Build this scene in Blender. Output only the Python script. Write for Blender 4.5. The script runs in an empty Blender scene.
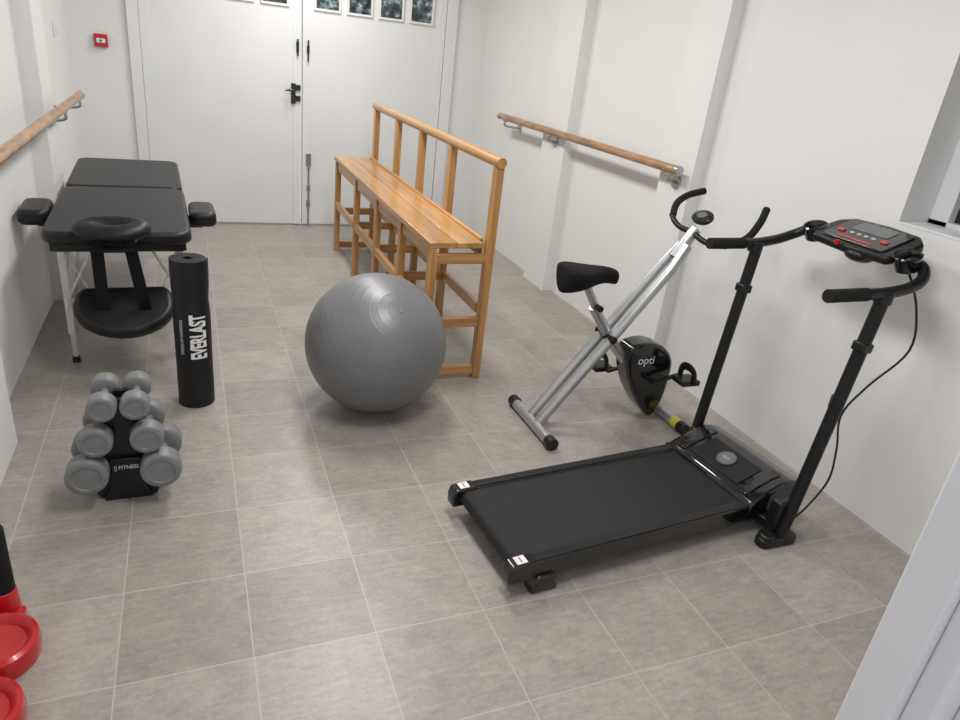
import bpy, bmesh
from math import *
from mathutils import Vector, Matrix, Euler
col=bpy.context.scene.collection
W={}
def link(o): col.objects.link(o); return o
try: bpy.context.scene.view_settings.view_transform='Standard'
except Exception: pass
# ---------------- materials
def mat(name,c,rough=.5,metal=0,var=0,vscale=(8,8,8),bump=0,bscale=80,coat=0,spec=None):
    m=bpy.data.materials.new(name); m.use_nodes=True; nt=m.node_tree; b=nt.nodes["Principled BSDF"]
    b.inputs["Base Color"].default_value=(*c,1); b.inputs["Roughness"].default_value=rough; b.inputs["Metallic"].default_value=metal
    b.inputs["Coat Weight"].default_value=coat
    if spec is not None: b.inputs["Specular IOR Level"].default_value=spec
    tc=nt.nodes.new("ShaderNodeTexCoord")
    if var:
        mp=nt.nodes.new("ShaderNodeMapping"); mp.inputs["Scale"].default_value=vscale
        n=nt.nodes.new("ShaderNodeTexNoise"); n.inputs["Scale"].default_value=1; n.inputs["Detail"].default_value=6
        r=nt.nodes.new("ShaderNodeValToRGB"); r.color_ramp.elements[0].position=.3; r.color_ramp.elements[1].position=.7
        r.color_ramp.elements[0].color=(*[x*(1-var) for x in c],1); r.color_ramp.elements[1].color=(*[min(1,x*(1+var)) for x in c],1)
        nt.links.new(tc.outputs["Object"],mp.inputs[0]); nt.links.new(mp.outputs[0],n.inputs[0]); nt.links.new(n.outputs[0],r.inputs[0]); nt.links.new(r.outputs[0],b.inputs["Base Color"])
    if bump:
        n2=nt.nodes.new("ShaderNodeTexNoise"); n2.inputs["Scale"].default_value=bscale; n2.inputs["Detail"].default_value=4
        bp=nt.nodes.new("ShaderNodeBump"); bp.inputs["Strength"].default_value=bump; bp.inputs["Distance"].default_value=.005
        nt.links.new(tc.outputs["Object"],n2.inputs[0]); nt.links.new(n2.outputs[0],bp.inputs["Height"]); nt.links.new(bp.outputs[0],b.inputs["Normal"])
    return m
WALL=mat("wall_paint",(.79,.79,.78),.6,0,.02,(1.5,1.5,1.5),.35,14)
DOORP=mat("door_paint",(.76,.77,.765),.45,0,.03,(2,2,2),.1,10)
CEIL=mat("ceiling_paint",(.78,.78,.78),.8,0,.01)
UPVC=mat("white_upvc",(.77,.775,.80),.3,0,.01)
BLK=mat("black_plastic",(.009,.009,.010),.36,0,.2,(30,30,30),spec=.4)
BLKG=mat("black_gloss",(.007,.007,.008),.13,0,.1,(20,20,20),coat=.5)
BLKM=mat("black_powder_coat",(.009,.009,.010),.36,0,.2,(30,30,30),.1,400,spec=.35)
VINYL=mat("black_vinyl",(.010,.010,.011),.40,0,.2,(12,12,12),.25,140,spec=.35)
FABR=mat("black_fabric",(.007,.007,.008),.85,0,.2,(60,60,60),.3,500,spec=.25)
FOAM=mat("black_foam",(.010,.010,.010),.8,0,.2,(60,60,60),.4,400,spec=.3)
MATM=mat("black_mat_foam",(.008,.008,.009),.5,0,.2,(60,60,60),.3,250,spec=.35)
BELT=mat("treadmill_belt",(.015,.015,.016),.6,0,.12,(80,80,80),.4,700,spec=.35)
SILV=mat("silver_paint",(.46,.47,.48),.32,.7,.04,(20,20,20))
ALU=mat("aluminium",(.75,.75,.76),.35,.4,.04,(20,20,20))
STEEL=mat("steel",(.45,.45,.46),.3,.85,.05,(20,20,20))
DSTEEL=mat("dark_steel",(.16,.16,.17),.4,.7,.2,(40,40,40))
GSTEEL=mat("grey_steel",(.30,.30,.31),.4,.6,.2,(40,40,40))
GREY=mat("grey_vinyl",(.195,.20,.203),.4,0,.1,(30,30,30),.2,200)
GREYH=mat("grey_handle",(.17,.17,.175),.6,0,.1,(40,40,40),.2,200)
RED=mat("red_plastic",(.50,.012,.016),.25,0,.1,(10,10,10),coat=.3)
YEL=mat("yellow_cap",(.55,.52,.06),.4,0,.05)
WHT=mat("white_print",(.8,.8,.8),.5,0,.02)
LGP=mat("light_grey_print",(.5,.5,.51),.5,0,.02)
GRP=mat("grey_print",(.12,.12,.125),.4,0,.05)
SCR=mat("screen_grey",(.14,.155,.155),.15,0,.1)
def wood(n,s,c=(.46,.235,.075),v=.34): return mat(n,c,.32,0,v,s,.03,60,coat=.25)
WY=wood("pine_along_y",(26,1.3,26)); WZ=wood("pine_along_z",(34,34,2.2)); WX=wood("pine_along_x",(2.2,34,34))
RAILW=wood("handrail_wood",(30,9,30),(.36,.205,.10),.38)
# floor
def floor_mat():
    m=bpy.data.materials.new("vinyl_tile_floor"); m.use_nodes=True; nt=m.node_tree; b=nt.nodes["Principled BSDF"]; L=nt.links.new
    tc=nt.nodes.new("ShaderNodeTexCoord"); mp=nt.nodes.new("ShaderNodeMapping"); mp.inputs["Location"].default_value=(-.085+.325*10,-1.385+.325*10,0)
    L(tc.outputs["Object"],mp.inputs[0])
    br=nt.nodes.new("ShaderNodeTexBrick"); br.offset=0; br.squash=1
    for k,v in (("Scale",1),("Mortar Size",.0020),("Mortar Smooth",.3),("Brick Width",.325),("Row Height",.325),("Bias",0)): br.inputs[k].default_value=v
    br.inputs["Color1"].default_value=(.82,.81,.80,1); br.inputs["Color2"].default_value=(1,1,1,1); br.inputs["Mortar"].default_value=(1.2,1.2,1.2,1)
    L(mp.outputs[0],br.inputs[0])
    def N(sc,det,rg,ms=None):
        n=nt.nodes.new("ShaderNodeTexNoise"); n.inputs["Scale"].default_value=sc; n.inputs["Detail"].default_value=det; n.inputs["Roughness"].default_value=rg
        if ms:
            q=nt.nodes.new("ShaderNodeMapping"); q.inputs["Scale"].default_value=ms; L(mp.outputs[0],q.inputs[0]); L(q.outputs[0],n.inputs[0])
        else: L(mp.outputs[0],n.inputs[0])
        return n.outputs[0]
    def MM(op,a,bb,):
        n=nt.nodes.new("ShaderNodeMath"); n.operation=op; L(a,n.inputs[0])
        if isinstance(bb,(int,float)): n.inputs[1].default_value=bb
        else: L(bb,n.inputs[1])
        return n.outputs[0]
    a=N(8,12,.80); c=N(1,8,.75,(14,60,1)); d=N(70,4,.6)
    hf=MM('ADD',MM('ADD',MM('MULTIPLY',a,.45),MM('MULTIPLY',c,.38)),MM('MULTIPLY',d,.17))
    r=nt.nodes.new("ShaderNodeValToRGB"); r.color_ramp.elements[0].position=.36; r.color_ramp.elements[1].position=.64
    L(hf,r.inputs[0])
    r.color_ramp.elements[0].color=(.250,.226,.202,1); r.color_ramp.elements[1].color=(.485,.447,.405,1)
    mx=nt.nodes.new("ShaderNodeMix"); mx.data_type='RGBA'; mx.blend_type='MULTIPLY'; mx.inputs[0].default_value=1
    L(r.outputs[0],mx.inputs[6]); L(br.outputs[0],mx.inputs[7])
    m2=nt.nodes.new("ShaderNodeMix"); m2.data_type='RGBA'; L(br.outputs["Fac"],m2.inputs[0]); L(mx.outputs[2],m2.inputs[6]); m2.inputs[7].default_value=(.46,.428,.39,1)
    L(m2.outputs[2],b.inputs["Base Color"]); b.inputs["Roughness"].default_value=.36
    bp=nt.nodes.new("ShaderNodeBump"); bp.inputs["Strength"].default_value=.15; bp.inputs["Distance"].default_value=.003; L(hf,bp.inputs["Height"]); L(bp.outputs[0],b.inputs["Normal"])
    return m
FLOOR=floor_mat()
def ball_mat():
    m=mat("ball_rubber",(.185,.188,.195),.40,.2,.04,(6,6,6)); nt=m.node_tree; L=nt.links.new; b=nt.nodes["Principled BSDF"]
    tc=nt.nodes.new("ShaderNodeTexCoord"); sp=nt.nodes.new("ShaderNodeSeparateXYZ"); L(tc.outputs["Object"],sp.inputs[0])
    def M(op,a,v=None):
        n=nt.nodes.new("ShaderNodeMath"); n.operation=op; L(a,n.inputs[0])
        if v is not None: n.inputs[1].default_value=v
        return n.outputs[0]
    z=M('DIVIDE',sp.outputs[2],.3045); ac=M('ARCCOSINE',z); s=M('SINE',M('MULTIPLY',ac,26)); s=M('POWER',M('ABSOLUTE',s),14)
    bp=nt.nodes.new("ShaderNodeBump"); bp.inputs["Strength"].default_value=.14; bp.inputs["Distance"].default_value=.003; L(s,bp.inputs["Height"]); L(bp.outputs[0],b.inputs["Normal"])
    return m
def pane_mat():
    m=bpy.data.materials.new("garden_view_glass"); m.use_nodes=True; nt=m.node_tree; L=nt.links.new; b=nt.nodes["Principled BSDF"]
    tc=nt.nodes.new("ShaderNodeTexCoord"); n=nt.nodes.new("ShaderNodeTexNoise"); n.inputs["Scale"].default_value=22; n.inputs["Detail"].default_value=6
    r=nt.nodes.new("ShaderNodeValToRGB"); e=r.color_ramp.elements; e[0].position=.38; e[0].color=(.012,.018,.018,1); e[1].position=.72; e[1].color=(.35,.45,.52,1); k=e.new(.54); k.color=(.06,.08,.08,1)
    L(tc.outputs["Object"],n.inputs[0]); L(n.outputs[0],r.inputs[0]); L(r.outputs[0],b.inputs["Base Color"]); L(r.outputs[0],b.inputs["Emission Color"]); b.inputs["Emission Strength"].default_value=.5; b.inputs["Roughness"].default_value=.1
    return m
PANE=pane_mat()
DARKG=mat("dark_glass",(.02,.022,.025),.08,0,.2,(3,30,3))
# ---------------- builder
class B:
    def __init__(s): s.bm=bmesh.new()
    def box(s,c,sz,rot=None):
        M=Matrix.Translation(c)@((Euler(rot).to_matrix().to_4x4()) if rot else Matrix.Identity(4))@Matrix.Diagonal((*sz,1))
        bmesh.ops.create_cube(s.bm,size=1,matrix=M); return s
    def bb(s,a,b): return s.box([(a[i]+b[i])/2 for i in range(3)],[abs(a[i]-b[i]) for i in range(3)])
    def beam(s,p1,p2,w,h,up=(0,0,1)):
        p1=Vector(p1);p2=Vector(p2);d=p2-p1;z=d.normalized();u=Vector(up)
        if abs(z.dot(u))>.98:u=Vector((0,1,0))
        x=u.cross(z).normalized();y=z.cross(x)
        R=Matrix((x,y,z)).transposed().to_4x4()
        bmesh.ops.create_cube(s.bm,size=1,matrix=Matrix.Translation((p1+p2)/2)@R@Matrix.Diagonal((w,h,d.length,1))); return s
    def cyl(s,p1,p2,r,r2=None,n=24):
        p1=Vector(p1);p2=Vector(p2);d=p2-p1
        R=d.to_track_quat('Z','Y').to_matrix().to_4x4()
        bmesh.ops.create_cone(s.bm,cap_ends=True,segments=n,radius1=r,radius2=r if r2 is None else r2,depth=d.length,matrix=Matrix.Translation((p1+p2)/2)@R); return s
    def sph(s,c,r,sc=(1,1,1),rot=None,u=24,v=14):
        M=Matrix.Translation(c)@((Euler(rot).to_matrix().to_4x4()) if rot else Matrix.Identity(4))@Matrix.Diagonal((*sc,1))
        bmesh.ops.create_uvsphere(s.bm,u_segments=u,v_segments=v,radius=r,matrix=M); return s
    def tube(s,pts,r,n=14,smooth=True,closed=False,sub=6,sx=1,sy=1):
        P=[Vector(p) for p in pts]
        if smooth and len(P)>2:
            Q=[];N=len(P);rg=range(N if closed else N-1)
            for i in rg:
                g=(lambda k:P[k%N]) if closed else (lambda k:P[max(0,min(N-1,k))])
                a,b,c,d=g(i-1),g(i),g(i+1),g(i+2)
                for j in range(sub):
                    t=j/sub; Q.append(.5*((2*b)+(c-a)*t+(2*a-5*b+4*c-d)*t*t+(3*b-a-3*c+d)*t**3))
            if not closed:Q.append(P[-1])
            P=Q
        N=len(P);rings=[];prev=None
        for i,p in enumerate(P):
            if closed:t=(P[(i+1)%N]-P[i-1]).normalized()
            else:t=(P[min(i+1,N-1)]-P[max(i-1,0)]).normalized()
            if prev is None:
                a=Vector((0,0,1)) if abs(t.z)<.9 else Vector((0,1,0)); x=(a-t*a.dot(t)).normalized()
            else: x=(prev-t*prev.dot(t)).normalized()
            prev=x;y=t.cross(x)
            rings.append([s.bm.verts.new(p+(x*cos(2*pi*k/n)*sx+y*sin(2*pi*k/n)*sy)*r) for k in range(n)])
        for i in range(N if closed else N-1):
            a=rings[i];b=rings[(i+1)%N]
            for k in range(n): s.bm.faces.new((a[k],a[(k+1)%n],b[(k+1)%n],b[k]))
        if not closed:
            s.bm.faces.new(rings[0][::-1]); s.bm.faces.new(rings[-1])
        return s
    def prism(s,pts,h0,h1,M=None):
        M=M or Matrix.Identity(4)
        a=[s.bm.verts.new(M@Vector((x,y,h0))) for x,y in pts]; b=[s.bm.verts.new(M@Vector((x,y,h1))) for x,y in pts]
        n=len(pts); s.bm.faces.new(a[::-1]); s.bm.faces.new(b)
        for i in range(n): s.bm.faces.new((a[i],a[(i+1)%n],b[(i+1)%n],b[i]))
        return s
    def lathe(s,prof,M=None,n=48):
        M=M or Matrix.Identity(4); rings=[]
        for r,z in prof:
            if r<1e-6: rings.append([s.bm.verts.new(M@Vector((0,0,z)))])
            else: rings.append([s.bm.verts.new(M@Vector((r*cos(2*pi*k/n),r*sin(2*pi*k/n),z))) for k in range(n)])
        for a,b in zip(rings,rings[1:]):
            for k in range(n):
                if len(a)==1 and len(b)==1: continue
                if len(a)==1: s.bm.faces.new((a[0],b[(k+1)%n],b[k]))
                elif len(b)==1: s.bm.faces.new((a[k],a[(k+1)%n],b[0]))
                else: s.bm.faces.new((a[k],a[(k+1)%n],b[(k+1)%n],b[k]))
        return s
    def done(s,name,m,parent=None,bevel=0,seg=2,ang=40,label=None,kind=None,flat=False):
        bmesh.ops.recalc_face_normals(s.bm,faces=s.bm.faces)
        me=bpy.data.meshes.new(name); s.bm.to_mesh(me); s.bm.free()
        M=W.get(parent.name,Matrix.Identity(4)) if parent else Matrix.Identity(4)
        me.transform(M.inverted()); me.materials.append(m)
        if not flat:
            for p in me.polygons:p.use_smooth=True
            me.set_sharp_from_angle(angle=radians(ang))
        o=bpy.data.objects.new(name,me); link(o)
        if parent: o.parent=parent
        W[o.name]=M
        if bevel:
            b=o.modifiers.new("bevel",'BEVEL'); b.width=bevel; b.segments=seg; b.limit_method='ANGLE'; b.angle_limit=radians(40)
        if label:o["label"]=label
        if kind:o["kind"]=kind
        return o
def thing(name,loc,label,cat,rz=0,group=None):
    e=bpy.data.objects.new(name,None); e.empty_display_size=.1; e.location=loc; e.rotation_euler=(0,0,rz); link(e)
    W[e.name]=Matrix.Translation(loc)@Matrix.Rotation(rz,4,'Z'); e["label"]=label; e["category"]=cat
    if group:e["group"]=group
    return e
def rrect(w,l,r,cx=0,cy=0,n=6):
    out=[]
    for sx,sy,a0 in ((1,1,0),(-1,1,90),(-1,-1,180),(1,-1,270)):
        for k in range(n+1):
            a=radians(a0+90*k/n); out.append((cx+sx*(w/2-r)+r*cos(a),cy+sy*(l/2-r)+r*sin(a)))
    return out
def text(name,body,size,fn,m,parent,align='CENTER',cuts=None,bold=0.0,sx=1):
    cu=bpy.data.curves.new("txt","FONT"); cu.body=body; cu.size=size; cu.align_x=align; cu.align_y='CENTER'; cu.offset=bold
    o=bpy.data.objects.new("txt",cu); link(o); dg=bpy.context.evaluated_depsgraph_get(); dg.update()
    me=bpy.data.meshes.new_from_object(o.evaluated_get(dg)); bpy.data.objects.remove(o)
    bm=bmesh.new(); bm.from_mesh(me)
    if cuts:
        for c in cuts: bmesh.ops.bisect_plane(bm,geom=bm.verts[:]+bm.edges[:]+bm.faces[:],plane_co=(0,c,0),plane_no=(0,1,0))
    for v in bm.verts: v.co=Vector(fn(v.co.x*sx,v.co.y))
    bm.to_mesh(me); bm.free(); me.transform(W[parent.name].inverted()); me.materials.clear(); me.materials.append(m); me.name=name
    o=bpy.data.objects.new(name,me); link(o); o.parent=parent; W[o.name]=W[parent.name]; return o
S="structure"
# ---------------- room
XL,XR,YB,ZC=-.74,2.375,5.95,2.5
B().bb((XL-.2,-1.2,-.1),(XR+.3,YB+.2,0)).done("floor",FLOOR,kind=S)
B().bb((XL-.2,.3,ZC),(XR+.3,YB+.2,ZC+.1)).done("ceiling",CEIL,kind=S)
w=B().bb((XL-.2,.3,0),(XL,YB+.2,ZC)).bb((XL,.47,0),(XL+.09,2.62,ZC)).bb((XL,4.16,0),(XL+.08,4.46,ZC)); w.done("wall_left",WALL,kind=S)
w=B(); T=XR+.22
w.bb((XR,1.735,0),(T,YB+.2,ZC)).bb((XR,.3,0),(T,.7,ZC)).bb((XR,.7,0),(T,1.735,1.115)).bb((XR,.7,2.05),(T,1.735,ZC))
w.bb((XR-.075,4.17,0),(XR,4.50,ZC)).bb((XR-.075,2.83,0),(XR,3.09,ZC)); w.done("wall_right",WALL,kind=S)
w=B().bb((XL-.2,YB,0),(-.36,YB+.2,ZC)).bb((2.10,YB,0),(XR+.3,YB+.2,ZC)).bb((-.36,YB,2.15),(2.1,YB+.2,ZC)); w.done("wall_back",WALL,kind=S)
w=B().bb((XL-.2,.30,0),(-.45,.47,ZC)).bb((1.04,.30,0),(XR+.3,.46,ZC)).bb((-.45,.30,2.15),(1.04,.46,ZC)); w.done("wall_front",WALL,kind=S)
# near door frame
w=B().bb((.905,.402,0),(1.05,.469,2.15)).bb((.93,.365,0),(1.05,.402,2.15)).bb((.985,.30,0),(1.06,.365,2.15)).bb((1.03,.25,0),(1.12,.30,2.15)); w.done("trim_1",UPVC,bevel=.005,seg=3,kind=S)
# window right wall
w=B(); xw=XR+.15
for a,b in (((xw,.7,1.10),(xw+.06,1.735,1.135)),((xw,1.660,1.115),(xw+.06,1.735,2.05)),((xw,.7,1.115),(xw+.06,.77,2.05)),((xw,.7,1.98),(xw+.06,1.735,2.05)),((xw,1.0,1.13),(xw+.06,1.07,1.98))): w.bb(a,b)
w.bb((XR-.001,.7,1.108),(xw,1.735,1.118))
w1=w.done("window_1",UPVC,bevel=.002,kind=S)
B().bb((xw+.035,.75,1.12),(xw+.045,1.70,2.0)).done("window_pane",DARKG,w1)
# back doors
B().bb((-.36,YB-.03,0),(-.285,YB+.1,2.15)).bb((2.005,YB-.03,0),(2.10,YB+.1,2.15)).bb((-.36,YB-.03,2.08),(2.1,YB+.1,2.15)).bb((-.285,YB-.01,0),(2.005,YB+.1,.012)).done("trim_2",DOORP,bevel=.004,kind=S)
def door(nm,x0,x1,panes):
    d=B().bb((x0,YB-.02,.012),(x1,YB+.03,2.08)).done(nm,DOORP,bevel=.004,kind=S)
    f=B()
    f.bb((x0,YB-.026,.012),(x0+.06,YB-.02,2.08)).bb((x1-.06,YB-.026,.012),(x1,YB-.02,2.08))
    f.done("door_stile",DOORP,d,bevel=.002)
    for a,b in panes:
        B().bb((a,YB-.024,1.68),(b,YB-.018,1.97)).done("window_pane",PANE,d)
        fr=B()
        for q in (((a-.018,YB-.034,1.662),(b+.018,YB-.018,1.68)),((a-.018,YB-.034,1.97),(b+.018,YB-.018,1.988)),((a-.018,YB-.034,1.68),(a,YB-.018,1.97)),((b,YB-.034,1.68),(b+.018,YB-.018,1.97))): fr.bb(*q)
        fr.done("glazing_bead",DOORP,d,bevel=.003)
    return d
P4=[.955,1.205,1.455,1.705]
d1=door("door_1",-.28,.843,[(1.69-p-.17-.0,1.69-p) for p in P4])
d2=door("door_2",.855,2.0,[(p,p+.17) for p in P4])
yd=YB-.03
h=B().bb((.765,yd-.012,.98),(.80,yd,1.13)); h.tube([(.782,yd,1.08),(.782,yd-.05,1.08),(.75,yd-.055,1.08),(.715,yd-.055,1.08)],.009); h.bb((.80,yd-.012,1.0),(.838,yd+.005,1.04)).bb((.80,yd-.012,1.08),(.838,yd+.005,1.12))
h.done("door_handle",BLKG,d1,bevel=.003,label="black lever door handle")
B().cyl((.815,yd-.012,1.33),(.815,yd-.012,1.45),.007).bb((.804,yd-.006,1.36),(.826,yd,1.43)).done("bolt",BLKG,d1,label="black surface bolt")
B().cyl((.895,yd-.012,1.30),(.895,yd-.012,1.45),.007).bb((.884,yd-.006,1.36),(.906,yd,1.41)).done("bolt",BLKG,d2,label="black surface bolt")
h=B().cyl((.905,yd-.014,.02),(.905,yd-.014,.60),.007); h.bb((.885,yd-.008,.50),(.925,yd,.60)).bb((.89,yd-.008,.16),(.92,yd,.22)).bb((.89,yd-.02,.30),(.92,yd,.34)).tube([(.905,yd-.014,.5),(.905,yd-.05,.5)],.009)
h.done("floor_bolt",GSTEEL,d2,bevel=.002,label="grey steel drop bolt")
# call point
e=thing("fire_alarm_call_point",(-.535,YB,1.27),"small red square fire alarm call point on white wall","fire alarm")
B().box((-.535,YB-.014,1.29),(.085,.036,.085)).done("housing",RED,e,bevel=.005)
B().box((-.535,YB-.034,1.29),(.055,.004,.028)).done("glass_panel",WHT,e,bevel=.001,label="white printed panel")
B().box((-.535,YB-.037,1.29),(.012,.004,.012)).done("button_dot",BLK,e)
e=thing("light_switch",(XL,5.33,1.3),"small white wall light switch","light switch")
B().box((XL+.006,5.36,1.35),(.012,.085,.085)).done("plate",UPVC,e,bevel=.003)
B().box((XL+.014,5.36,1.35),(.008,.025,.04)).done("rocker",UPVC,e,bevel=.002)
# handrails
def handrail(x,y0,y1,z,ys,lab):
    e=thing("wall_handrail",(x,(y0+y1)/2,z),lab,"handrail")
    B().cyl((x,y0,z),(x,y1,z),.023,n=32).done("rail",RAILW,e,bevel=.004)
    for y in (y0,y1): B().cyl((x,y-.012,z),(x,y+.012,z),.0245,n=32).done("end_cap",STEEL,e,bevel=.002,label="grey metal end cap")
    for y,xw in ys:
        b=B(); s=1 if xw>x else -1
        b.cyl((xw+s*.003,y,z-.065),(xw-s*.008,y,z-.065),.034); b.tube([(xw,y,z-.065),((x+xw)/2,y,z-.068),(x,y,z-.055),(x,y,z-.02)],.008); b.box((x,y,z-.024),(.02,.06,.008))
        b.done("bracket",STEEL,e,label="steel wall bracket")
handrail(2.245,2.875,5.16,1.083,((2.94,XR-.075),(4.30,XR-.075),(5.05,XR)),"round wooden handrail with steel brackets on white wall")
handrail(-.59,2.2,4.97,1.01,((4.88,XL),(4.30,XL+.08),(2.4,XL+.09)),"round wooden handrail fixed along white wall by narrow pier")
# ---------------- ball
c=Vector((.71,2.69,.3045))
e=thing("exercise_ball",(c.x,c.y,0),"large grey ribbed inflatable exercise ball beside wooden bench","exercise ball")
bm=bmesh.new(); bmesh.ops.create_uvsphere(bm,u_segments=96,v_segments=64,radius=.3045)
me=bpy.data.meshes.new("ball_body"); bm.to_mesh(me); bm.free()
for p in me.polygons:p.use_smooth=True
me.materials.append(ball_mat()); o=bpy.data.objects.new("ball_body",me); link(o); o.parent=e; o.location=(0,0,.3045)
pd=Vector((.135,-.674,.764)).normalized(); o.rotation_mode='QUATERNION'; o.rotation_quaternion=pd.to_track_quat('Z','Y')
B().cyl(c+pd*.301,c+pd*.3065,.009).done("valve_plug",GREY,e,bevel=.001)
# ---------------- bench
e=thing("wooden_bench_frame",(1.15,4.0,0),"long honey-coloured pine bench with raised handrail back, behind grey ball","bench")
x0,x1=1.0,1.285; ys=[2.90,3.52,4.06,4.60,5.20]
for xx in (1.050,1.185):
    B().bb((xx-.0655,2.89,.672),(xx+.0655,5.22,.70)).done("seat_plank",WY,e,bevel=.004)
for i,y in enumerate(ys):
    B().bb((x1-.020,y-.023,0),(x1+.020,y+.023,1.05)).done("back_post",WZ,e,bevel=.004)
for y in (2.91,3.42,3.95,4.52,5.18):
    B().bb((x0-.01,y-.022,0),(x0+.028,y+.022,.672)).done("leg",WZ,e,bevel=.004)
B().cyl((x1,2.87,1.068),(x1,5.25,1.068),.025,n=28).done("top_rail",WY,e,bevel=.003)
B().bb((x0,2.95,.605),(x0+.022,5.18,.671)).done("seat_rail",WY,e,bevel=.003)
B().bb((x1-.042,2.93,.63),(x1-.021,5.2,.715)).done("seat_rail",WY,e,bevel=.003)
for xx in (x0+.005,x1-.005):
    B().bb((xx-.012,2.95,.33),(xx+.012,5.18,.38)).done("stretcher",WY,e,bevel=.003)
for y in (2.90,3.47,4.0,4.56,5.19):
    for z in ((.60,.28,.02) if y<3 or y>5 else (.60,.33)):
        B().bb((x0+.025,y-.015,z-.0),(x1-.018,y+.015,z+.047)).done("cross_rail",WX,e,bevel=.003)
# ---------------- yoga mat
e=thing("rolled_exercise_mat",(-.03,2.85,0),"black rolled foam exercise mat standing upright with white lettering","exercise mat")
def rs(z): # gentle pinch below the top
    return 1-.055*exp(-((z-.47)/.035)**2)+.006*sin(z*23)
N=160;tn=6.0; bm_=B(); Mt=Matrix.Translation((-.03,2.85,0)); zs=[0,.05,.12,.2,.28,.36,.41,.44,.455,.47,.485,.50,.53,.58,.625,.64]
cols=[]
for i in range(N+1):
    a=2*pi*tn*i/N; ro=.022+.052*i/N; ri=ro-.0072
    outer=[bm_.bm.verts.new(Mt@Vector((ro*rs(z)*cos(a),ro*rs(z)*sin(a),z))) for z in zs]
    inner=[bm_.bm.verts.new(Mt@Vector((ri*rs(z)*cos(a),ri*rs(z)*sin(a),z))) for z in reversed(zs)]
    cols.append(outer+inner)
for a,b2 in zip(cols,cols[1:]):
    n_=len(a)
    for k in range(n_): bm_.bm.faces.new((a[k],a[(k+1)%n_],b2[(k+1)%n_],b2[k]))
bm_.bm.faces.new(cols[0]); bm_.bm.faces.new(cols[-1][::-1])
bm_.done("mat_roll",MATM,e,ang=50)
rr=.0757
def mf(z0,p0):
    return lambda u,v:(-.03+rr*sin(-v/rr+p0),2.85-rr*cos(-v/rr+p0),z0+u)
cuts=[-.06+.006*i for i in range(21)]
text("lettering","EVERLAST",.088,mf(.325,.36),WHT,e,cuts=cuts,bold=.0036,sx=.50)
text("lettering","CHOICE OF CHAMPIONS",.018,mf(.325,-.55),WHT,e,cuts=cuts,sx=.75)
# ---------------- dumbbells and rack
RX=-.252
e=thing("dumbbell_rack",(RX,2.22,0),"black plastic A-shaped rack holding grey dumbbells","dumbbell rack")
Mr=Matrix(((1,0,0,RX),(0,0,-1,0),(0,1,0,0),(0,0,0,1)))
def rackplate(y0,y1):
    R_=[(.085,0),(.125,.09),(.137,.125),(.129,.115),(.092,.115),(.064,.15),(.094,.20),(.102,.242),(.094,.234),(.060,.234),(.042,.26),(.062,.32),(.072,.357),(.065,.349),(.028,.349),(.02,.372)]
    poly=R_+[(-x,z) for x,z in reversed(R_)]
    return B().prism(poly,-y1,-y0,Mr)
rackplate(2.188,2.204).done("side_plate",BLK,e,bevel=.002)
rackplate(2.252,2.268).done("side_plate",BLK,e,bevel=.002)
B().bb((RX-.02,2.19,.01),(RX+.02,2.266,.34)).done("core",BLK,e,bevel=.006)
B().prism([(-.075,0),(.075,0),(.060,.03),(.048,.055),(.047,.16),(-.047,.16),(-.048,.055),(-.060,.03)],-2.189,-2.172,Mr).done("front_panel",BLK,e,bevel=.004)
text("lettering","▯FITNESS",.019,lambda u,v:(RX+u,2.1708,.126+v),WHT,e,bold=.0003,sx=.92)
specs=[]
for (dx,z,s) in ((.047,.365,.84),(.074,.25,.98),(.108,.134,1.22)):
    for sg in (-1,1): specs.append((RX+sg*dx,2.228,z,s))
labs={.84:"small grey dumbbell on the top tier of the rack",.98:"medium grey dumbbell on the middle tier of the rack",1.22:"large grey dumbbell on the bottom tier of the rack"}
pe=None
for i,(x,y,z,s) in enumerate(specs):
    if pe is None:
        pe=bpy.data.objects.new("dumbbell",None); pe.empty_display_size=.05; link(pe); W[pe.name]=Matrix.Identity(4)
        parts=[B().cyl((0,-.06,0),(0,.06,0),.015).done("handle",GREYH,pe)]
        for sg in (-1,1):
            M=Matrix.Translation((0,sg*.075,0))@Matrix.Rotation(-pi/2*sg,4,'X')
            parts.append(B().lathe([(0,-.03),(.03,-.03),(.046,-.028),(.0515,-.023),(.052,-.016),(.052,.022),(.0505,.028),(.046,.031),(.036,.0315),(.034,.0285),(0,.0285)],M,n=32).done("weight_head",GREY,pe,ang=50))
        cur=pe; plist=parts
    else:
        cur=pe.copy(); link(cur)
        for p in parts:
            q=p.copy(); q.parent=cur; link(q)
    cur.location=(x,y,z); cur.scale=(s,1.0+(s-1)*.5,s); cur["label"]=labs[s]; cur["category"]="dumbbell"; cur["group"]="grey dumbbells on the rack"
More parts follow.
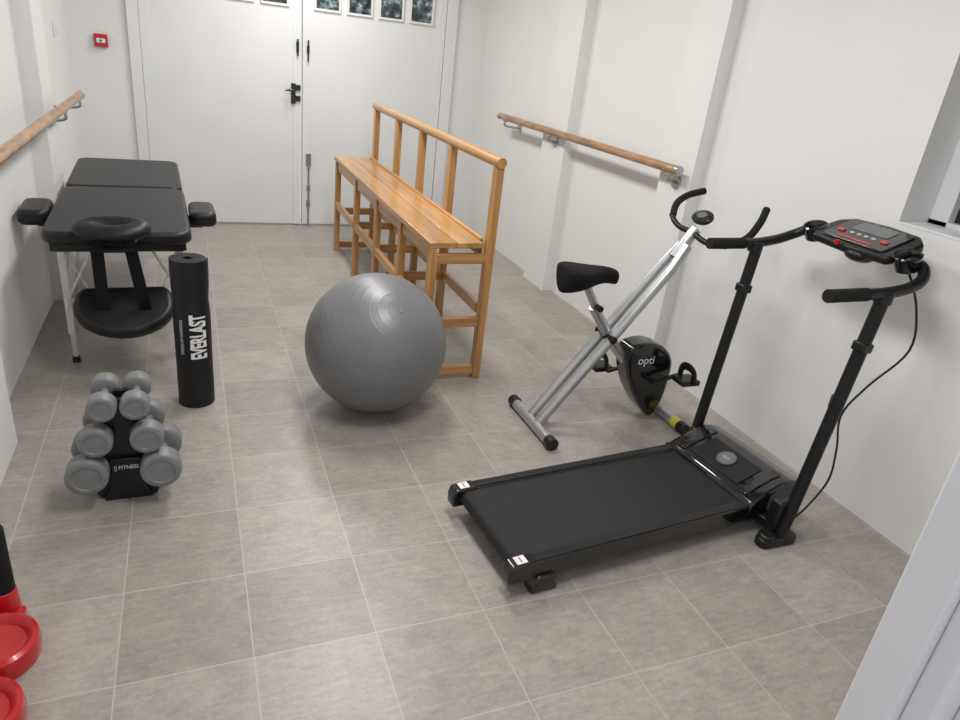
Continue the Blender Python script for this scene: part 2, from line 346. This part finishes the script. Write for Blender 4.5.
# ---------------- massage table
rz=radians(2.0)
e=thing("massage_table",(-.325,4.04,0),"black padded folding massage table with armrests, face cradle and silver legs","massage table",rz)
TM=W[e.name]
def tl(x,y,z=0): return tuple(TM@Vector((x,y,z)))
b=B(); b.prism(rrect(.57,.93,.07,0,-.425),.60,.655,TM); b.done("padded_top",VINYL,e,bevel=.018,seg=4)
b=B(); b.prism(rrect(.56,.84,.07,0,.468),.60,.655,TM); b.done("padded_top",VINYL,e,bevel=.018,seg=4)
b=B()
for sx in (-1,1):
    b.beam(tl(sx*.25,-.85,.585),tl(sx*.25,.85,.585),.02,.04)
b.beam(tl(-.25,-.85,.585),tl(.25,-.85,.585),.02,.04).beam(tl(-.25,.85,.585),tl(.25,.85,.585),.02,.04)
b.done("under_frame",BLK,e,bevel=.003)
for sy in (-1,1):
    for sx in (-1,1):
        xb=sx*.235; y0=sy*.72
        b=B().beam(tl(xb,y0,.28),tl(xb,sy*.74,.585),.028,.03).cyl(tl(xb,y0-sy*.01,.02),tl(xb,y0,.34),.012)
        b.cyl(tl(xb-.0,y0-sy*.02+sy*.09,.27),tl(xb,sy*.42,.575),.006)
        b.beam(tl(xb,y0-.018,.15),tl(xb,y0-.018,.32),.028,.012)
        lg=b.done("leg",ALU,e,label="silver adjustable leg",bevel=.002)
        B().cyl(tl(xb,y0-sy*.01,0),tl(xb,y0-sy*.01,.03),.018,.014).done("foot",BLK,lg)
        B().cyl(tl(xb,y0+.01*sy,.31),tl(sx*.10,sy*.74,.575),.006).done("cross_brace",ALU,e,label="thin silver brace")
        B().cyl(tl(xb,y0-.02,.57),tl(sx*.13,sy*.72,.30),.004).done("cross_brace",ALU,e,label="thin silver brace")
    b=B().cyl(tl(-.235,sy*.722,.305),tl(.235,sy*.722,.305),.008)
    b.done("cross_bar",ALU,e,label="silver cross bar")
for sx in (-1,1):
    B().tube([tl(sx*.22,-.70,.15),tl(sx*.22,0,.57),tl(sx*.22,.70,.15)],.003,n=8,smooth=False).done("support_cable",STEEL,e)
for sx in (-1,1):
    b=B(); b.prism(rrect(.12,.27,.04,sx*.352,-.41),.59,.66,TM); b.done("armrest",VINYL,e,bevel=.022,seg=4)
    B().beam(tl(sx*.27,-.40,.585),tl(sx*.35,-.40,.585),.012,.06).done("armrest_bracket",BLK,e)
b=B().tube([tl(-.02+.100*cos(a),-.915+.050*sin(a),.680+.008*sin(a)) for a in [radians(k*30) for k in range(12)]],.046,n=18,closed=True,sx=.7,sy=1.0)
b.done("face_cradle",VINYL,e,label="black padded ring face cradle")
for xx in (-.09,.06): B().cyl(tl(xx,-.95,.65),tl(xx,-.80,.585),.008).done("cradle_rod",ALU,e)
b=B(); pts=[(-.165,.13),(-.19,.09)]+[(-.197*cos(radians(a)),.03-.16*sin(radians(a))) for a in range(0,181,12)]+[(.19,.09),(.165,.13)]
AM=TM@Matrix.Translation((0,-.93,.315))@Matrix.Rotation(radians(30),4,'X')
b.prism(pts,-.032,.032,AM); b.done("arm_shelf",VINYL,e,bevel=.024,seg=4,label="black hanging padded arm sling shelf")
for sx in (-1,1):
    b=B().beam(tl(-.02+sx*.058,-.975,.66),tl(-.0+sx*.080,-.955,.335),.004,.048,up=(1,0,0)); b.done("sling_strap",FABR,e)
b=B().beam(tl(-.10,-.98,.61),tl(.06,-.98,.61),.07,.008); b.done("strap_crossband",FABR,e)
# ---------------- stepper
e=thing("red_exercise_stepper",(-.5,1.55,0),"red plastic twist exerciser with black foam upright beside white wall","exercise equipment")
for (x,y) in ((-.515,1.55),(-.515,1.345)):
    B().lathe([(0,.036),(.06,.036),(.07,.040),(.078,.055),(.088,.062),(.098,.055),(.102,.03),(.098,0),(0,0)],Matrix.Translation((x,y,0))).done("foot_dish",RED,e)
B().bb((-.55,1.40,.0),(-.47,1.70,.028)).done("base_bar",RED,e,bevel=.008)
B().cyl((-.515,1.70,.0),(-.515,1.70,.09),.035,.03).done("post_socket",RED,e,bevel=.004)
B().cyl((-.515,1.70,.08),(-.515,1.70,.285),.028,n=28).done("foam_grip",FOAM,e,bevel=.008)
# ---------------- treadmill
O=Vector((.812,1.636,0)); rz=radians(5)
e=thing("treadmill",tuple(O),"black folding treadmill with console, handlebars and grey-black running belt","treadmill",rz)
TM=W[e.name]
def tl(x,y,z=0): return tuple(TM@Vector((x,y,z)))
def lbox(b,a,c_):
    cx=[(a[i]+c_[i])/2 for i in range(3)]; sz=[abs(a[i]-c_[i]) for i in range(3)]
    bmesh.ops.create_cube(b.bm,size=1,matrix=TM@Matrix.Translation(cx)@Matrix.Diagonal((*sz,1))); return b
prof=[(.04,.047),(.025,.055),(.014,.075),(.014,.09),(.025,.106),(.04,.111),(1.03,.111),(1.03,.047)]
MX=TM@Matrix(((1,0,0,0),(0,0,-1,0),(0,1,0,0),(0,0,0,1)))
B().prism(prof,-.182,.182,MX).done("running_belt",BELT,e,bevel=.002)
for s in (-1,1):
    b=B(); lbox(b,(.0,s*.183,.05),(1.03,s*.226,.116)); b.done("side_rail",BLKG,e,bevel=.007,seg=3)
    b=B(); lbox(b,(.075,s*.188,.116),(.99,s*.221,.1195)); b.done("foot_strip",BLK,e,bevel=.001)
    b=B(); b.prism([(-.014,.05),(-.016,.09),(-.008,.115),(.0,.118),(.075,.121),(.075,.05)],s*.204-.025,s*.204+.025,MX); b.done("end_cap",BLKG,e,bevel=.006)
    b=B(); b.prism([(.085,.062),(.150,.062),(.170,.0),(.065,.0)],s*.218-.030,s*.218+.022,MX); b.done("rear_foot",BLKG,e,bevel=.010,seg=3)
    B().prism([(.014,.1188),(.050,.1205),(.050,.1222),(.014,.1205)],s*.204-.017,s*.204+.017,MX).done("sticker",WHT,e,flat=True,label="white warning sticker")
    B().prism([(.030,.1205),(.033,.1208),(.033,.1232),(.030,.123)],s*.204-.012,s*.204+.012,MX).done("sticker_print",RED,e,flat=True)
B().cyl(tl(.048,-.185,.083),tl(.048,.185,.083),.027).done("roller",STEEL,e)
b=B(); b.prism([(.98,.10),(.985,.126),(1.01,.138),(1.13,.178),(1.17,.186),(1.23,.176),(1.255,.15),(1.255,.04),(.98,.04)],-.228,.228,MX); b.done("motor_hood",BLKG,e,bevel=.014,seg=3)
b=B(); b.prism([(1.015,.1405),(1.13,.1785),(1.135,.184),(1.015,.145)],-.125,.125,MX); b.done("hood_panel",BLK,e,bevel=.006,seg=3)
for s in (-1,1):
    b=B(); b.prism([(1.0,.134),(1.13,.177),(1.17,.185),(1.17,.192),(1.13,.185),(1.0,.141)],s*.165-.018,s*.165+.018,MX); b.done("hood_strip",BLKG,e,bevel=.003)
ax=Vector((1.078,0,.1665)); nrm=Vector((-.32,0,.947))
B().cyl(tl(*(ax)),tl(*(ax+nrm*.004)),.038,n=36).done("hood_emblem",GRP,e,bevel=.001)
B().cyl(tl(*(ax+nrm*.003)),tl(*(ax+nrm*.0052)),.032,n=36).done("emblem_centre",SCR,e,bevel=.0005)
xd=Vector((0,-1,0)); ydv=Vector((.947,0,.32))
text("lettering","opti",.022,lambda u,v:tl(*(ax+nrm*.0062+xd*u+ydv*v)),LGP,e)
# base frame + feet
b=B(); lbox(b,(1.05,-.30,.03),(1.11,.30,.07)); lbox(b,(1.11,-.2,.03),(1.24,.2,.06)); b.done("base_crossbar",BLKM,e,bevel=.006)
NB=Vector((1.92,1.42,0)); FB=Vector((1.95,2.0,0)); NT=Vector((2.0,1.42,.95)); FT=Vector((2.01,2.0,.95))
for Pb,Pt in ((NB,NT),(FB,FT)):
    b=B(); b.prism([(x+Pb.x,y+Pb.y) for x,y in rrect(.17,.06,.028,-.02,0)],0,.035); b.cyl((Pb.x-.07,Pb.y-.0,.0),(Pb.x-.07,Pb.y,.05),.03); b.done("base_foot",BLK,e,bevel=.008)
    b=B().tube([(Pb.x-.01,Pb.y,.03),(Pb.x+.005,Pb.y,.10),(Pt.x,Pt.y,.95)],.023,n=20,smooth=False,sx=1,sy=.9); up=b.done("upright_post",BLKM,e)
    b=B().box((Pb.x+.005,Pb.y+(.03 if Pb is NB else -.03),.10),(.09,.05,.13)); b.done("post_bracket",BLK,e,bevel=.01)
    b=B().beam(Pb+(Pt-Pb)*.80,Pb+(Pt-Pb)*.835,.048,.048); b.done("post_collar",BLK,e,bevel=.006)
# handlebars
def hb(y,s,x0):
    pts=[(x0,y,.955),(x0+.12,y,.957),(2.0,y,.96),(2.10,y,.975),(2.165,y+s*.012,1.0),(2.195,y+s*.05,1.03),(2.18,y+s*.11,1.035),(2.14,y+s*.14,1.03)]
    B().tube(pts,.0185,n=16).done("handlebar",BLKM,e)
    B().tube([(x0-.005,y,.955),(x0+.02,y,.955),(x0+.16,y,.957)],.021,n=18).done("foam_grip",FOAM,e)
    B().cyl((2.0,y,.925),(2.0,y,.965),.028).done("joint_cap",BLK,e,bevel=.005)
hb(1.42,1,1.76); hb(2.0,-1,1.78)
# console
CM=Matrix.Translation((2.19,1.695,1.058))@Matrix.Rotation(radians(-20),4,'Y')
b=B(); pts=[(-.088,-.160),(-.02,-.185),(.06,-.175),(.10,-.13),(.11,0),(.10,.13),(.06,.175),(-.02,.185),(-.088,.160),(-.098,0)]
b.prism(pts,-.018,.014,CM); cons=b.done("console",BLK,e,bevel=.010,seg=3)
def cl(x,y,z): return tuple(CM@Vector((x,y,z)))
b=B(); b.prism(rrect(.155,.26,.02,.005),.010,.020,CM); b.done("control_panel",BLKG,cons,bevel=.003)
b=B(); b.prism(rrect(.06,.15,.008,.038,0),.016,.0225,CM); b.done("screen",SCR,cons,bevel=.001,label="grey display screen")
b=B(); b.prism(rrect(.018,.028,.006,-.018,.09),.016,.025,CM); b.prism(rrect(.018,.028,.006,-.018,-.09),.016,.025,CM); b.prism(rrect(.008,.14,.003,-.054,0),.016,.0225,CM); b.done("button",RED,cons,bevel=.002,label="red control buttons")
b=B()
for k in range(4): b.prism(rrect(.010,.016,.003,-.018,-.045+.03*k),.016,.023,CM)
b.done("button",LGP,cons,label="pale control buttons")
text("lettering","SPEED  TIME  CAL",.010,lambda u,v:cl(.075+v,-u,.0212),LGP,cons)
for s in (-1,1):
    b=B().lathe([(.0,-.03),(.030,-.03),(.035,.012),(.040,.018),(.045,.014),(.043,.0),(.034,-.038),(0,-.038)],CM@Matrix.Translation((-.035,s*.195,0)),n=32); b.done("cup_holder",BLKG,cons,ang=50)
b=B().sph((2.14,1.66,1.015),.045,(1.1,1.2,.6)); b.done("console_bracket",BLK,e)
B().cyl((2.09,1.72,1.043),(2.08,1.72,1.041),.009).done("safety_key",RED,e)
# cables
B().tube([(2.17,1.50,1.02),(2.20,1.44,.90),(2.22,1.42,.75),(2.14,1.46,.60),(2.09,1.48,.48),(2.16,1.50,.32),(2.18,1.50,.18),(2.12,1.50,.07),(2.03,1.48,.02),(2.0,1.44,.006)],.004,n=8).done("power_cable",BLK,e)
B().tube([(2.02,1.44,.93),(2.06,1.47,.75),(2.0,1.45,.6),(1.98,1.43,.45)],.003,n=8).done("sensor_cable",BLK,e)
B().box((1.985,1.45,.56),(.02,.02,.05)).done("cable_clip",BLK,e,bevel=.004)
# ---------------- exercise bike
y0=2.37
e=thing("exercise_bike",(1.7,y0,0),"silver folding X-frame exercise bike with black saddle and flywheel housing","exercise bike")
for x,nm in ((1.36,0),(2.05,1)):
    B().cyl((x,2.555,.026),(x,2.185,.026),.024).done("foot_bar",SILV,e)
    for yy,d in ((2.57,1),(2.17,-1)):
        B().cyl((x,yy-d*.035,.028),(x,yy+d*.012,.028),.028).done("foot_cap",BLK,e,bevel=.005)
B().cyl((2.05,2.25,.026),(2.05,2.205,.026),.0265).done("foot_band",YEL,e,label="yellow band")
for s in (-1,1):
    B().tube([(1.37,y0+s*.038,.035),(1.90,y0+s*.038,.745),(1.97,y0+s*.022,.845)],.022,n=16,smooth=False).done("frame_tube",SILV,e)
B().cyl((1.40,y0-.05,.05),(1.40,y0+.05,.05),.012).done("foot_joint",SILV,e)
B().tube([(1.93,y0,.79),(1.99,y0,.885),(2.01,y0,.915)],.026,n=16,smooth=False).done("handlebar_stem",SILV,e)
B().tube([(1.57,y0,.57),(1.68,y0,.42),(2.04,y0,.04)],.024,n=16,smooth=False).done("cross_tube",SILV,e)
B().cyl((1.66,y0-.07,.435),(1.66,y0+.07,.435),.017).done("pivot_bolt",BLK,e,bevel=.003)
B().tube([(1.522,y0,.66),(1.53,y0,.645),(1.59,y0,.55)],.0175,n=16).done("seat_post",SILV,e)
B().cyl((1.575,y0-.05,.575),(1.575,y0+.01,.575),.014).done("seat_knob",BLK,e)
# saddle
b=B()
secs=[(-.135,.03,.006),(-.125,.078,.012),(-.085,.094,.014),(-.03,.086,.006),(.03,.052,.004),(.08,.036,.002),(.125,.030,-.010),(.142,.015,-.022)]
rings=[]
for i,(x,wd,zz) in enumerate(secs):
    ring=[]; dp=(.085,.098,.098,.080,.055,.045,.042,.03)[i]
    for k in range(20):
        a=2*pi*k/20; ring.append(b.bm.verts.new((1.52+x,y0+wd*cos(a),.722+zz+(.026 if sin(a)>0 else dp)*sin(a))))
    rings.append(ring)
for a,c2 in zip(rings,rings[1:]):
    for k in range(20): b.bm.faces.new((a[k],a[(k+1)%20],c2[(k+1)%20],c2[k]))
b.bm.faces.new(rings[0]); b.bm.faces.new(rings[-1][::-1])
sd=b.done("saddle",FABR,e,ang=80); sm=sd.modifiers.new("s",'SUBSURF'); sm.levels=2; sm.render_levels=2
# handlebars
for pts in ([(2.0,2.36,.905),(1.99,2.45,.905),(2.0,2.53,.935),(2.04,2.57,.985),(2.10,2.578,1.022),(2.18,2.57,1.045)],[(2.0,2.38,.905),(1.995,2.28,.885),(2.02,2.19,.892),(2.085,2.145,.935),(2.14,2.15,1.0),(2.19,2.185,1.05)]):
    B().tube(pts,.0125,n=14).done("handlebar",BLKM,e)
    B().tube(pts[2:],.0155,n=16).done("handlebar_grip",FOAM,e)
Mc=Matrix.Translation((2.035,y0,.965))@Matrix.Rotation(radians(-35),4,'Y')
B().lathe([(0,-.02),(.03,-.02),(.048,-.005),(.05,.008),(.044,.014),(0,.016)],Mc@Matrix.Diagonal((.8,1.15,1,1))).done("display",BLK,e,label="black oval display")
B().lathe([(0,.0165),(.024,.0165),(.024,.0175),(0,.0175)],Mc@Matrix.Diagonal((.8,1.15,1,1))).done("display_screen",SCR,e)
# housing : shield shape, blunt top, narrow toward the floor
b=B(); ctl=[(1.785,.395),(1.87,.408),(1.955,.38),(2.012,.315),(2.02,.22),(2.010,.12),(1.985,.05),(1.955,.022),(1.918,.05),(1.865,.11),(1.805,.20),(1.770,.29),(1.766,.36)]
P=[Vector(p) for p in ctl]; N=len(P); pts=[]
for i in range(N):
    a,bb_,c_,d=P[i-1],P[i],P[(i+1)%N],P[(i+2)%N]
    for j in range(5):
        t=j/5; q=.5*((2*bb_)+(c_-a)*t+(2*a-5*bb_+4*c_-d)*t*t+(3*bb_-a-3*c_+d)*t**3); pts.append((q.x,q.y))
MY=Matrix(((1,0,0,0),(0,0,-1,0),(0,1,0,0),(0,0,0,1)))
b.prism(pts,-2.42,-2.31,MY); b.done("flywheel_housing",BLKG,e,bevel=.018,seg=4)
text("lettering","opti",.056,lambda u,v:(1.862+u,2.3085,.325+v),WHT,e)
ax=(1.90,.23)
for s,px,pz in ((-1,2.025,.262),(1,1.775,.20)):
    ya=y0+s*.10
    B().cyl((ax[0],y0,ax[1]),(ax[0],ya+s*.01,ax[1]),.013).done("crank_axle",BLK,e)
    B().beam((ax[0],ya,ax[1]),(px,ya,pz),.012,.022,up=(0,1,0)).done("crank_arm",BLK,e,bevel=.003)
    b=B().box((px,ya+s*.06,pz),(.095,.085,.025)); b.done("pedal",BLK,e,bevel=.005)
    B().tube([(px,ya+s*.012,pz),(px,ya+s*.018,pz+.05),(px,ya+s*.06,pz+.065),(px,ya+s*.10,pz+.05),(px,ya+s*.105,pz)],.012,n=8,sx=1.5,sy=.35).done("pedal_strap",BLK,e)
# ---------------- lights, world, camera
def area(loc,sx,sy,p,c=(1,.985,.965),rot=(0,0,0)):
    l=bpy.data.lights.new("ceiling_lamp",'AREA'); l.shape='RECTANGLE'; l.size=sx; l.size_y=sy; l.energy=p; l.color=c
    o=bpy.data.objects.new("ceiling_lamp",l); o.location=loc; o.rotation_euler=rot; link(o)
area((.8,1.5,2.46),.35,.8,26); area((.8,3.3,2.46),.35,.8,29); area((.8,5.0,2.46),.35,.8,25)
wd=bpy.data.worlds.new("world"); bpy.context.scene.world=wd; wd.use_nodes=True; wd.node_tree.nodes["Background"].inputs[0].default_value=(.93,.95,1,1); wd.node_tree.nodes["Background"].inputs[1].default_value=.8
yaw,pit,rol=radians(24.27),radians(23.904),radians(6.999)
F=Vector((sin(yaw)*cos(pit),cos(yaw)*cos(pit),-sin(pit))); R0=Vector((cos(yaw),-sin(yaw),0)); U0=R0.cross(F)
R=cos(rol)*R0+sin(rol)*U0; U=-sin(rol)*R0+cos(rol)*U0
M=Matrix((R,U,-F)).transposed().to_4x4(); M.translation=(0,0,1.5)
cd=bpy.data.cameras.new("camera"); cd.sensor_width=36; cd.lens=685/960*36; cd.clip_start=.02
co=bpy.data.objects.new("camera",cd); co.matrix_world=M; link(co); bpy.context.scene.camera=co
